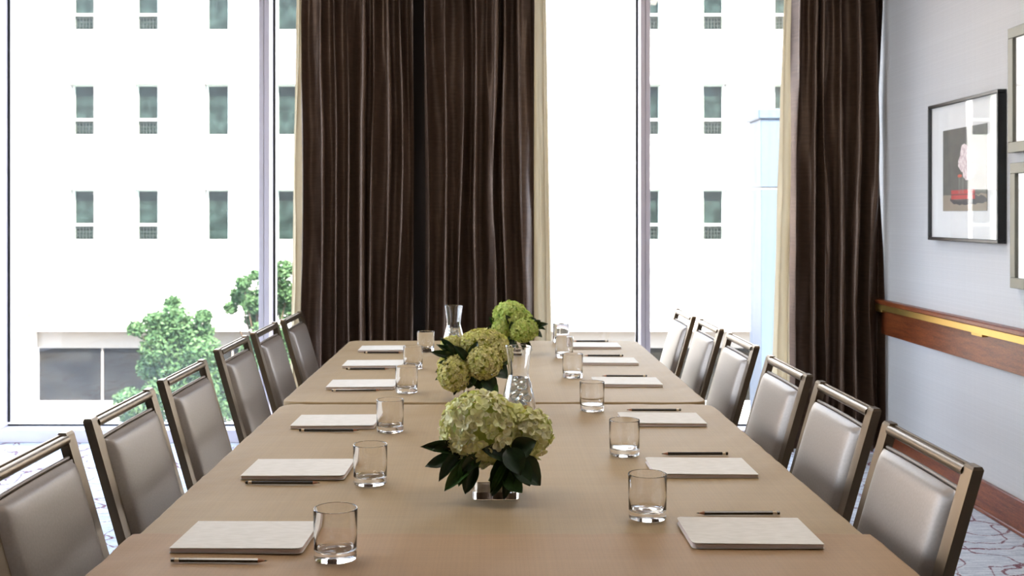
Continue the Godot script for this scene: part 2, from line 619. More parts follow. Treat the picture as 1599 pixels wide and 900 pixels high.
# ------------------------------------------------------------------ drapes
func drape(called: String, label: String, x0: float, x1: float, d: float, folds: float, amp: float, m: Material, sd: int, lean0 := 0.0, lean1 := 0.0, cat := "curtain", grp := "brown drapes") -> void:
	var n := FastNoiseLite.new()
	n.seed = sd
	n.frequency = 1.0
	n.fractal_octaves = 1
	var nu := int(folds * 26)
	var nv := 56
	var P := []
	for i in nv + 1:
		var v := float(i) / nv              # 0 at the floor
		var y := lerpf(0.012, CEIL - 0.02, v)
		var row := PackedVector3Array()
		for j in nu + 1:
			var u := float(j) / nu
			var ph := folds * TAU * (u + 0.05 * n.get_noise_2d(u * 5.0, 3.0)) + 1.5 * n.get_noise_2d(u * 2.2 + 9.0, v * 1.8)
			var a := amp * (0.7 + 0.6 * absf(n.get_noise_2d(u * 5.0 + 40.0, v * 0.9))) * (0.75 + 0.25 * (1.0 - v))
			var z := a * sin(ph) + 0.10 * a * sin(2.0 * ph + 1.1) + 0.010 * n.get_noise_2d(u * 9.0, v * 7.0)
			var e0 := x0 + lean0 * (1.0 - v)
			var e1 := x1 + lean1 * (1.0 - v)
			var x := lerpf(e0, e1, u) + 0.45 * a * cos(ph) * clampf(minf(u, 1.0 - u) * 12.0, 0.0, 1.0)
			row.append(Vector3(x, y, -d + z))
		P.append(row)
	var st := mb()
	grid(st, P, 1.0, false, Vector2(1, 3))
	tag(obj(called, st, m), label, cat, grp)

func drapes() -> void:
	drape("drape", "brown satin drape, left panel of the pair between the windows", -1.10, -0.45, 6.36, 8.0, 0.068, M.drape, 7)
	drape("drape", "brown satin drape, right panel of the pair between the windows", -0.385, 0.255, 6.36, 7.0, 0.07, M.drape, 19)
	drape("drape", "brown satin drape hanging in the corner against the right wall", 1.77, 2.285, 6.34, 6.0, 0.065, M.drape, 33, -0.035, 0.0)
	drape("sheer_curtain", "cream sheer curtain showing left of the paired brown drapes", -1.15, -0.93, 6.49, 5.0, 0.022, M.sheer, 41, -0.05, 0.0, "curtain", "sheer curtains")
	drape("sheer_curtain", "cream sheer curtain showing right of the paired brown drapes", 0.10, 0.325, 6.49, 5.0, 0.022, M.sheer, 47, 0.0, 0.05, "curtain", "sheer curtains")
	drape("sheer_curtain", "cream sheer curtain beside the corner drape at the right window", 1.76, 2.1, 6.49, 7.0, 0.022, M.sheer, 53, -0.09, 0.0, "curtain", "sheer curtains")

# ------------------------------------------------------------------ tables and cloths
func into_rrect(p: Vector2, hw: float, hd: float, r: float) -> Vector2:
	var q := Vector2(absf(p.x) - (hw - r), absf(p.y) - (hd - r))
	if q.x > 0 and q.y > 0 and q.length() > 1e-6:
		# squeeze the square corner into the round one
		var m := maxf(q.x, q.y)
		q = q.normalized() * m
		return Vector2(signf(p.x) * (hw - r + q.x), signf(p.y) * (hd - r + q.y))
	return p

func cloth(label: String, x0: float, x1: float, d0: float, d1: float, m: Material, sd: int, lift := 0.0, flap := 0.0) -> void:
	var hw := (x1 - x0) / 2
	var hd := (d1 - d0) / 2
	var c := Vector3((x0 + x1) / 2, TOP + lift, -(d0 + d1) / 2)
	var nx := 56
	var nz := 68
	var n := FastNoiseLite.new()
	n.seed = sd
	n.frequency = 1.0
	n.fractal_octaves = 3
	var height := func(p: Vector2) -> float:
		var q := Vector2(p.x * 0.8 + p.y * 0.6, -p.x * 0.6 + p.y * 0.8)
		var edge := clampf((absf(p.x) / hw - 0.72) * 3.5, 0.0, 1.0)
		var w := 0.0018 * n.get_noise_2d(q.x * 6.0, q.y * 1.6) + 0.0024 * edge * n.get_noise_2d(q.x * 15.0, q.y * 3.0 + 7.0) + 0.0008 * n.get_noise_2d(p.x * 1.7, p.y * 5.0)
		return minf(w - 0.0012, 0.0)
	var r := 0.006 if flap > 0.0 else 0.055
	var P := []
	for i in nz + 1:
		var row := PackedVector3Array()
		for j in nx + 1:
			var p := into_rrect(Vector2(lerpf(-hw, hw, float(j) / nx), lerpf(-hd, hd, float(i) / nz)), hw, hd, r)
			row.append(Vector3(p.x, height.call(p), p.y))
		P.append(row)
	# the edge rolls over and tucks under
	var loop := []
	for j in nx: loop.append(P[0][j])
	for i in nz: loop.append(P[i][nx])
	for j in nx: loop.append(P[nz][nx - j])
	for i in nz: loop.append(P[nz - i][0])
	var st := mb()
	grid(st, P, -1.0)
	var rings := []
	for k in 8:
		var ring := PackedVector3Array()
		for a in loop.size():
			var p: Vector3 = loop[a]
			var t: Vector3 = (loop[(a + 1) % loop.size()] - loop[a - 1])
			t.y = 0
			var o := Vector3(-t.z, 0, t.x).normalized()
			if o.dot(Vector3(p.x / hw, 0, p.z / hd)) < 0:
				o = -o
			var ang := minf(k, 4) / 4.0 * PI / 2
			var out := 0.007 * sin(ang)
			var down := 0.007 * (1.0 - cos(ang))
			if k > 4:
				down += (k - 4) * 0.018
				out += 0.003 * n.get_noise_2d(a * 0.16, k * 0.6) - (0.004 if k == 7 else 0.0)
			if flap > 0.0 and p.z < -hd + 0.33:
				if o.z < -0.5:
					down = minf(down, 0.0018)
			ring.append(p + o * out - Vector3(0, down, 0))
		rings.append(ring)
	grid(st, rings, 1.0, true)
	var o := obj("tablecloth", st, m)
	o.position = c
	tag(o, label, "tablecloth", "brown tablecloths")

func table(label: String, x0: float, x1: float, d0: float, d1: float) -> void:
	var hw := (x1 - x0) / 2 - 0.004
	var hd := (d1 - d0) / 2 - 0.004
	var t := thing("conference_table", label, "table", Vector3((x0 + x1) / 2, 0, -(d0 + d1) / 2), 0, "conference tables")
	obj("table_top", slab(rrect(hw * 2, hd * 2, 0.05), TOP - 0.035, TOP - 0.006), M.taupe, t)
	for s in [-1, 1]:
		for q in [-1, 1]:
			obj("leg", tube(mb(), [Vector3(0.24 * s, 0.0, (hd - 0.2) * q), Vector3(0.24 * s, TOP - 0.035, (hd - 0.2) * q)], [0.018, 0.018], 12), M.bronze, t)
		obj("foot_rail", bx(-0.26, 0.26, 0.06, 0.085, (hd - 0.2) * s - 0.01, (hd - 0.2) * s + 0.01, 0.003), M.bronze, t)

func tables() -> void:
	table("far boardroom table under a brown cloth, nearest the drapes", -0.715, 0.742, 3.745, 5.58)
	table("middle boardroom table under a tan-brown cloth between the other two", -0.703, 0.747, 1.87, 3.70)
	table("nearest boardroom table at the bottom edge of the picture", -0.705, 0.752, 0.30, 1.85)
	cloth("brown cloth fitted over the far table, nearest the drapes", -0.715, 0.742, 3.745, 5.58, M.cloth, 3)
	cloth("tan-brown cloth fitted over the middle table with three settings a side", -0.703, 0.747, 1.868, 3.70, M.cloth, 5)
	# the nearest table's cloth runs on over the middle one up to the crease
	cloth("brown cloth along the bottom edge of the picture, overlapping the middle cloth in a crease", -0.716, 0.760, 0.30, 2.185, M.cloth_near, 9, 0.0022, 1.0)

# ------------------------------------------------------------------ chairs
func make_chair() -> Node3D:
	var t := thing("banquet_chair", "x", "chair", Vector3.ZERO, 0, "banquet chairs along the table")
	var lean := 0.287
	var hw := 0.2375
	var back := func(y: float) -> float:      # z of the back face of the post at height y
		return -0.235 + (0.90 - y) * lean
	for s in [-1.0, 1.0]:
		var st := mb()
		var xs := [s * hw, s * (hw - 0.042)]
		var prof := [[0.0, -0.215, 0.024], [0.44, back.call(0.44) - 0.004, 0.026], [0.52, back.call(0.52), 0.022], [0.897, back.call(0.897), 0.022]]
		for k in prof.size() - 1:
			var a = prof[k]
			var b = prof[k + 1]
			var za := [a[1], a[1] + a[2]]
			var zb := [b[1], b[1] + b[2]]
			for side in 2:
				face(st, [Vector3(xs[0], a[0], za[side]), Vector3(xs[1], a[0], za[side]), Vector3(xs[1], b[0], zb[side]), Vector3(xs[0], b[0], zb[side])], Vector3(0, 0, side * 2 - 1))
				face(st, [Vector3(xs[side], a[0], za[0]), Vector3(xs[side], a[0], za[1]), Vector3(xs[side], b[0], zb[1]), Vector3(xs[side], b[0], zb[0])], Vector3(s * (1 - side * 2), 0, 0))
		var tz: float = back.call(0.897)
		# chamfered head of the post
		var y1 := 0.903
		var i0: float = xs[0] - s * 0.003
		var i1: float = xs[1] + s * 0.003
		var q0 := [Vector3(xs[0], 0.897, tz), Vector3(xs[1], 0.897, tz), Vector3(xs[1], 0.897, tz + 0.022), Vector3(xs[0], 0.897, tz + 0.022)]
		var q1 := [Vector3(i0, y1, tz + 0.002), Vector3(i1, y1, tz + 0.002), Vector3(i1, y1, tz + 0.018), Vector3(i0, y1, tz + 0.018)]
		for k in 4:
			var mid: Vector3 = (q0[k] + q0[(k + 1) % 4]) / 2 - Vector3((xs[0] + xs[1]) / 2, 0.9, tz + 0.011)
			face(st, [q0[k], q0[(k + 1) % 4], q1[(k + 1) % 4], q1[k]], Vector3(mid.x, 0.01, mid.z))
		face(st, q1, Vector3.UP)
		face(st, [Vector3(xs[0], 0, -0.215), Vector3(xs[1], 0, -0.215), Vector3(xs[1], 0, -0.191), Vector3(xs[0], 0, -0.191)], Vector3.DOWN)
		obj("back_post", st, M.bronze, t)
	var iw := hw - 0.042
	# round rail at the top, with a flat bar behind it
	var ry := 0.887
	var rz: float = back.call(ry) + 0.014
	obj("top_rail", tube(mb(), [Vector3(-iw - 0.004, ry, rz), Vector3(iw + 0.004, ry, rz)], [0.0115, 0.0115], 16), M.bronze, t)
	obj("rail_backing", bx(-iw, iw, ry - 0.010, ry + 0.013, rz - 0.014, rz - 0.008, 0.001), M.bronze, t)
	# upholstered back: a padded front, a frame behind it
	var xf := Transform3D(Basis(Vector3.RIGHT, -atan(lean)), Vector3(0, 0.52, back.call(0.52)))
	var H := 0.335
	var W := iw - 0.003
	var P := []
	var nu := 22
	var nv := 24
	for i in nv + 1:
		var v := float(i) / nv * 2 - 1
		var row := PackedVector3Array()
		for j in nu + 1:
			var u := float(j) / nu * 2 - 1
			# rows close up at the rim: front pad with soft edges
			var uu := signf(u) * pow(absf(u), 0.8)
			var vv := signf(v) * pow(absf(v), 0.8)
			var z := 0.020 + 0.017 * pow(maxf(0.0, 1.0 - pow(absf(uu), 9.0)), 0.5) * pow(maxf(0.0, 1.0 - pow(absf(vv), 12.0)), 0.5) + 0.006 * (1 - uu * uu) * (1 - vv * vv)
			var crown := 0.002 * (1.0 - uu * uu) * (1.0 if vv > 0 else 0.0) * vv
			row.append(xf * Vector3(uu * W, (vv + 1) / 2 * H + crown, z))
		P.append(row)
	var cu := mb()
	grid(cu, P, -1.0)
	var rim := []
	for j in nu: rim.append(P[0][j])
	for i in nv: rim.append(P[i][nu])
	for j in nu: rim.append(P[nv][nu - j])
	for i in nv: rim.append(P[nv - i][0])
	var backset := xf.basis * Vector3(0, 0, -0.014)
	var mid3: Vector3 = xf * Vector3(0, H / 2, 0.015)
	for k in rim.size():
		var a: Vector3 = rim[k]
		var b: Vector3 = rim[(k + 1) % rim.size()]
		if not a.is_equal_approx(b):
			face(cu, [a, b, b + backset, a + backset], (a + b) / 2 - mid3)
	obj("back_cushion", cu, M.vinyl, t)
	obj("back_panel", box(mb(), Vector3(0, H / 2, 0.004), Vector3(W * 2, H + 0.012, 0.010), 0.002, xf), M.bronze, t)
	var pp := []
	for k in 13:
		var u := k / 6.0 - 1.0
		pp.append(xf * Vector3(u * W, H + 0.005 + 0.002 * (1 - u * u), 0.012))
	var pr := []
	for k in 13: pr.append(0.0045)
	obj("piping", tube(mb(), pp, pr, 8), M.vinyl, t)
	# seat, front legs, stretchers
	obj("seat", slab(rrect(0.44, 0.43, 0.05), 0.40, 0.465, 0.02), M.vinyl, t).position = Vector3(0, 0, 0.115)
	obj("seat_frame", bx(-0.215, 0.215, 0.375, 0.402, -0.085, 0.32, 0.003), M.bronze, t)
	for s in [-1.0, 1.0]:
		obj("front_leg", bx(s * 0.2 - 0.014, s * 0.2 + 0.014, 0.0, 0.38, 0.275, 0.303, 0.003), M.bronze, t)
	return t

func chairs() -> void:
	var c0 := make_chair()
	var ord := ["nearest", "second", "third", "fourth", "fifth", "farthest"]
	var right := [[2.06, 0.935], [2.684, 0.965], [3.257, 0.967], [3.98, 0.986], [4.584, 0.986], [5.148, 0.975]]
	var left := [[1.95, -0.95], [2.547, -0.955], [3.15, -0.968], [3.871, -0.988], [4.428, -0.98], [4.976, -0.964]]
	for side in 2:
		var list: Array = [left, right][side]
		for k in list.size():
			var o := c0
			if side + k > 0:
				o = c0.duplicate()
				o.name = numbered("banquet_chair")
				add_child(o)
			var s := -1.0 if side == 0 else 1.0
			o.position = Vector3(list[k][1] - s * 0.235, 0, -(list[k][0] + 0.2375))
			o.rotation.y = -s * PI / 2
			var which: String = ["%s chair from the viewer on the left side, backed by the window", "%s chair from the viewer on the right side, towards the papered wall"][side] % ord[k]
			o.set_meta("label", "grey padded bronze-framed " + which)

# ------------------------------------------------------------------ table settings
func settings() -> void:
	var ord := ["nearest", "second", "third", "fourth", "fifth", "farthest"]
	# notebook: [x of the middle, distance of the near edge, turn in degrees]
	var nb := [
		[[-0.478, 2.052, -2.0], [-0.478, 2.634, -1.5], [-0.474, 3.262, -1.0], [-0.480, 4.0, 0.0], [-0.498, 4.565, 0.0], [-0.496, 5.095, 0.0]],
		[[0.512, 2.080, 0.0], [0.527, 2.650, 0.0], [0.531, 3.300, 0.0], [0.518, 4.062, 0.0], [0.509, 4.655, 0.0], [0.502, 5.22, 0.0]]]
	var pen := [
		[[-0.4985, 2.000, -1.5], [-0.4945, 2.592, -1.0], [-0.478, 3.225, -1.0], [-0.489, 3.965, 2.0], [-0.510, 4.52, 0.0], [-0.498, 5.055, 0.0]],
		[[0.529, 2.327, 0.5], [0.545, 2.907, 0.4], [0.534, 3.563, 0.0], [0.5315, 4.32, 0.0], [0.5135, 4.945, 0.0], [0.507, 5.515, 0.0]]]
	var gl := [
		[[-0.288, 2.022], [-0.287, 2.597], [-0.298, 3.228], [-0.304, 3.94], [-0.324, 4.55], [-0.305, 5.12]],
		[[0.3315, 2.30], [0.3577, 2.909], [0.333, 3.573], [0.324, 4.30], [0.332, 4.912], [0.356, 5.50]]]
	# notebook parts
	var W := 0.252
	var D := 0.182
	var back := slab(rrect(W, D, 0.013, 5, true), 0.0003, 0.0014).commit()
	var pages := slab(rrect(W - 0.003, D - 0.004, 0.012, 5, true), 0.0014, 0.0082).commit()
	var cov := mb()
	# the front cover stands a little open away from its spine
	var loop := rrect(W, D, 0.013, 5, true)
	var lo := PackedVector3Array()
	var hi := PackedVector3Array()
	for p in loop:
		var yy := 0.0083 + 0.0022 * pow(clampf(p.x / W + 0.5, 0, 1), 1.5)
		lo.append(Vector3(p.x, yy, p.y))
		hi.append(Vector3(p.x, yy + 0.0009, p.y))
	wall_of(cov, lo, hi)
	face(cov, Array(hi), Vector3.UP)
	face(cov, Array(lo), Vector3.DOWN)
	var cover := cov.commit()
	# pencil along x, its point at +x
	var hexa := func(x0: float, x1: float, r0: float, r1: float) -> ArrayMesh:
		var st := mb()
		var a := []
		var b := []
		for k in 6:
			var t := TAU * k / 6.0 + PI / 6
			a.append(Vector3(x0, sin(t) * r0, cos(t) * r0))
			b.append(Vector3(x1, sin(t) * r1, cos(t) * r1))
		for k in 6:
			var q := (k + 1) % 6
			var o: Vector3 = a[k] + a[q] + b[k] + b[q]
			face(st, [a[k], a[q], b[q], b[k]], Vector3(0, o.y, o.z))
		face(st, a, Vector3.LEFT)
		if r1 > 0.0004:
			face(st, b, Vector3.RIGHT)
		return st.commit()
	var R := 0.0041
	var bits := [["shaft", hexa.call(-0.074, 0.072, R, R), M.lacquer], ["end_dip", hexa.call(-0.089, -0.0825, R, R), M.lacquer], ["band", hexa.call(-0.0825, -0.074, R * 1.005, R * 1.005), M.ferrule], ["wood_tip", hexa.call(0.072, 0.084, R, 0.0013), M.cedar], ["lead", hexa.call(0.084, 0.089, 0.0013, 0.0003), M.graphite]]
	# tumbler
	var prof := [Vector2(0, 0.0012), Vector2(0.030, 0.0), Vector2(0.0365, 0.0003), Vector2(0.0388, 0.0018), Vector2(0.0396, 0.005), Vector2(0.0402, 0.05), Vector2(0.0410, 0.0926), Vector2(0.04085, 0.0935), Vector2(0.0404, 0.0943), Vector2(0.0397, 0.0946), Vector2(0.0390, 0.0943), Vector2(0.03855, 0.0935), Vector2(0.0384, 0.0926), Vector2(0.0379, 0.05), Vector2(0.0370, 0.0225), Vector2(0.0352, 0.0190), Vector2(0.0310, 0.0172), Vector2(0.015, 0.0163), Vector2(0, 0.0161)]
	var tum := lathe(mb(), prof, 64).commit()
	for side in 2:
		var where: String = ["left", "right"][side]
		for k in 6:
			var a = nb[side][k]
			var y := TOP + 0.0004 + (0.0023 if a[1] < 2.185 else 0.0)
			var turn := deg_to_rad(a[2]) + (PI if side == 1 else 0.0)
			var n := thing("notebook", "white paper-covered notebook, %s on the %s side of the table" % [ord[k], where], "notebook", Vector3(a[0], y, -(a[1] + D / 2)), turn, "notebooks on the table")
			obj("back_cover", back, M.cover, n)
			obj("page_block", pages, M.pages, n)
			obj("front_cover", cover, M.cover, n)
			a = pen[side][k]
			y = TOP + R * 0.866 + 0.0006 + (0.0023 if a[1] < 2.185 else 0.0)
			var p := thing("pencil", "black hexagonal pencil with cream band %s the %s notebook on the %s side" % [["in front of", "behind"][side], ord[k], where], "pencil", Vector3(a[0], y, -a[1]), deg_to_rad(a[2]) + (PI if side == 1 else 0.0), "pencils on the table")
			for b in bits:
				obj(b[0], b[1], b[2], p)
			a = gl[side][k]
			y = TOP + 0.0006 + (0.0023 if a[1] < 2.185 else 0.0)
			var g := obj("water_glass", tum, M.glass)
			g.position = Vector3(a[0], y, -a[1])
			tag(g, "clear heavy-based water glass beside the %s notebook on the %s side" % [ord[k], where], "glass", "water glasses on the table")

func carafe(label_end: String, x: float, d: float, sd: int) -> void:
	var at := Vector3(x, TOP + 0.0006, -d)
	# inside and outside radius by height
	var outer := [Vector2(0.052, 0.0), Vector2(0.0565, 0.002), Vector2(0.058, 0.008), Vector2(0.0545, 0.04), Vector2(0.047, 0.08), Vector2(0.0385, 0.115), Vector2(0.0335, 0.131), Vector2(0.0318, 0.140), Vector2(0.0325, 0.150), Vector2(0.0355, 0.175), Vector2(0.0395, 0.205), Vector2(0.0425, 0.2245)]
	var th := 0.0024
	var prof := [Vector2(0, 0.001)]
	prof.append_array(outer)
	prof.append(Vector2(0.0417, 0.2257))
	for k in range(outer.size() - 1, 2, -1):
		prof.append(Vector2(outer[k].x - th, outer[k].y))
	prof.append(Vector2(0.0535, 0.010))
	prof.append(Vector2(0.048, 0.0065))
	prof.append(Vector2(0, 0.0062))
	var c := obj("carafe", lathe(mb(), prof, 64), M.glass)
	c.position = at
	tag(c, "hourglass clear glass carafe of iced water " + label_end, "carafe", "glass carafes")
	var w := thing("iced_water", "iced lemon water inside the carafe " + label_end, "water", at, 0, "iced water in the carafes")
	var g := 0.0005
	var top := 0.126
	var wp := [Vector2(0, 0.0062 + g), Vector2(0.0475, 0.0068 + g), Vector2(0.0530 - g, 0.0105 + g)]
	for k in range(3, 6):
		wp.append(Vector2(outer[k].x - th - g, outer[k].y))
	wp.append(Vector2(0.0351 - th - g, top))
	wp.append(Vector2(0, top))
	obj("water_body", lathe(mb(), wp, 64), M.water, w)
	var r := RandomNumberGenerator.new()
	r.seed = sd
	var spots := []
	for k in 15:
		var y := 0.022 + 0.0071 * k
		var room := lerpf(0.036, 0.014, clampf(y / 0.13, 0, 1))
		var a := k * 2.4 + r.randf() * 0.6
		var sz := r.randf_range(0.018, 0.024) if y < 0.09 else 0.016
		var rad := maxf(0.0, room - sz * 0.35)
		var xf := Transform3D(Basis(Vector3(r.randf() - 0.5, r.randf() - 0.5, r.randf() - 0.5).normalized(), r.randf() * 3.0), Vector3(cos(a) * rad, y, sin(a) * rad))
		obj("ice_cube", box(mb(), Vector3.ZERO, Vector3(sz, sz * 0.9, sz * 1.05), 0.004, xf), M.ice, w)
	var ls := obj("lemon_slice", lathe(mb(), [Vector2(0, 0), Vector2(0.017, 0), Vector2(0.019, 0.001), Vector2(0.019, 0.003), Vector2(0.017, 0.004), Vector2(0, 0.004)], 24), M.lemon, w)
	ls.position = Vector3(0.022, 0.026, 0.022)
	ls.rotation = Vector3(0.5, 0, -0.6)

# ------------------------------------------------------------------ flowers
func leaf_mesh(fold: float, droop: float, point: float) -> ArrayMesh:
	var st := mb()
	var P := []
	var nt := 9
	for i in nt + 1:
		var t := float(i) / nt
		var w := 0.5 * pow(sin(PI * pow(t, point)), 0.75) if t > 0.0 and t < 1.0 else 0.012
		var row := PackedVector3Array()
		for j in 5:
			var s := j / 2.0 - 1.0
			row.append(Vector3(s * w, fold * absf(s) * w * 2.0 - droop * t * t + 0.03 * sin(t * 14.0) * s, t))
		P.append(row)
	grid(st, P, -1.0)
	return st.commit()

var leaf_kinds := []

func add_leaf(parent: Node3D, base: Vector3, tip: Vector3, width: float, toward: Vector3, kind := 0, pale := false) -> void:
	var d := tip - base
	var z := d.normalized()
	var x := toward.cross(z).normalized()
	var y := z.cross(x)
	var o := obj("leaf", leaf_kinds[kind], M.leaf_pale if pale else M.leaf, parent)
	o.transform = Transform3D(Basis(x * width, y * d.length() * 0.8, z * d.length()), base)

func flower_head(parent: Node3D, c: Vector3, rad: Vector3, size: float, cols: Array, sd: int) -> void:
	var r := RandomNumberGenerator.new()
	r.seed = sd
	var st := mb()
	# core
	st.set_color(cols[0] * 0.8)
	var P := []
	for i in 9:
		var row := PackedVector3Array()
		for j in 14:
			var a := PI * i / 8.0
			var b := TAU * j / 14.0
			row.append(c + Vector3(sin(a) * cos(b), cos(a), sin(a) * sin(b)) * (rad - Vector3.ONE * size * 0.25) * 0.86)
		P.append(row)
	grid(st, P, -1.0, true)
	var area := 4.0 * PI * pow((pow(rad.x * rad.y, 1.6) + pow(rad.x * rad.z, 1.6) + pow(rad.y * rad.z, 1.6)) / 3.0, 1.0 / 1.6)
	var n := int(2.7 * area / (size * size))
	for k in n:
		var h := 1.0 - 2.0 * (k + 0.5) / n
		var a := k * 2.399963 + r.randf() * 0.5
		var u := Vector3(sqrt(1 - h * h) * cos(a), h, sqrt(1 - h * h) * sin(a))
		var nn := (u / rad).normalized()
		nn = (nn + 0.45 * Vector3(r.randf() - 0.5, r.randf() - 0.5, r.randf() - 0.5)).normalized()
		var p := c + u * rad * r.randf_range(0.94, 1.05)
		var x := nn.cross(Vector3(0.3, 0.2, 0.9)).normalized()
		var y := nn.cross(x)
		var spin := r.randf() * TAU
		var s := size * r.randf_range(0.8, 1.15) * 0.55
		var tone: Color = cols[0].lerp(cols[1], r.randf())
		tone = tone.lerp(cols[2], r.randf() * 0.6)
		for q in 4:
			var ang := spin + q * PI / 2 + r.randf_range(-0.15, 0.15)
			var d := x * cos(ang) + y * sin(ang)
			var e := nn.cross(d)
			var cup := r.randf_range(0.0, 0.6)
			var curl := r.randf_range(-0.25, 0.3)
			var p0 := p
			var m0 := p + d * s * 0.55 + nn * s * cup * 0.3
			var l := m0 + e * s * 0.48 + nn * s * (cup * 0.55 + 0.08)
			var g := m0 - e * s * 0.48 + nn * s * (cup * 0.55 + 0.08)
			var tip := p + d * s * 1.05 + nn * s * (cup + curl * 0.6)
			var lt := tip + e * s * 0.26 - d * s * 0.08
			var rt := tip - e * s * 0.26 - d * s * 0.08
			st.set_color(tone * r.randf_range(0.74, 1.06))
			for f in [[p0, l, m0], [p0, m0, g], [m0, l, lt], [m0, lt, tip], [m0, tip, rt], [m0, rt, g]]:
				var fn: Vector3 = (f[1] - f[0]).cross(f[2] - f[0]).normalized()
				if fn.dot(nn) < 0:
					fn = -fn
				fn = (fn + nn * 0.2).normalized()
				tri(st, f, [fn, fn, fn])
	obj("flower_head", st, M.petal, parent)

func vase(label: String, x: float, d: float) -> void:
	var st := mb()
	var s := 0.104
	var o := rrect(s, s, 0.010, 5)
	var i := rrect(s - 0.010, s - 0.010, 0.006, 5)
	wall_of(st, ring3(o, 0.0), ring3(o, s))
	wall_of(st, ring3(i, 0.016), ring3(i, s), -1.0)
	wall_of(st, ring3(o, s), ring3(i, s), 1.0)
	face(st, Array(ring3(o, 0.0)), Vector3.DOWN)
	face(st, Array(ring3(i, 0.016)), Vector3.UP)
	var v := obj("square_vase", st, M.glass)
	v.position = Vector3(x, TOP + 0.0006, -d)
	tag(v, label, "vase", "square glass vases")

func bouquet(label: String, x: float, d: float, heads: Array, leaves: Array, size: float, cols: Array, sd: int) -> void:
	var t := thing("hydrangea_bouquet", label, "flowers", Vector3(x, TOP + 0.0006, -d), 0, "hydrangea bouquets")
	var s := d / 1700.0
	var px0 := 766.0 + x / s
	var py0 := 337.0 + 0.64 / s
	var k := 0
	for h in heads:
		var c := Vector3((h[0] - px0) * s, (py0 - h[1]) * s, h[4])
		flower_head(t, c, Vector3(h[2] * s, h[3] * s, minf(h[2], h[3] * 1.1) * s), size, cols, sd + k)
		var foot := Vector3(-c.x * 0.18, 0.024 + 0.006 * (k % 3), -c.z * 0.2 + 0.01 * ((k % 3) - 1))
		obj("stem", tube(mb(), [foot, Vector3(c.x * 0.2, 0.09, c.z * 0.2), c], [0.0032, 0.003, 0.003], 7), M.stem, t)
		k += 1
	for l in leaves:
		var b := Vector3((l[0] - px0) * s, (py0 - l[1]) * s, l[4])
		var e := Vector3((l[2] - px0) * s, (py0 - l[3]) * s, l[5])
		var face_dir := Vector3(l[7], 0.55, 0.9).normalized()
		add_leaf(t, b, e, l[6] * s, face_dir, k % 3, l.size() > 8)
		k += 1

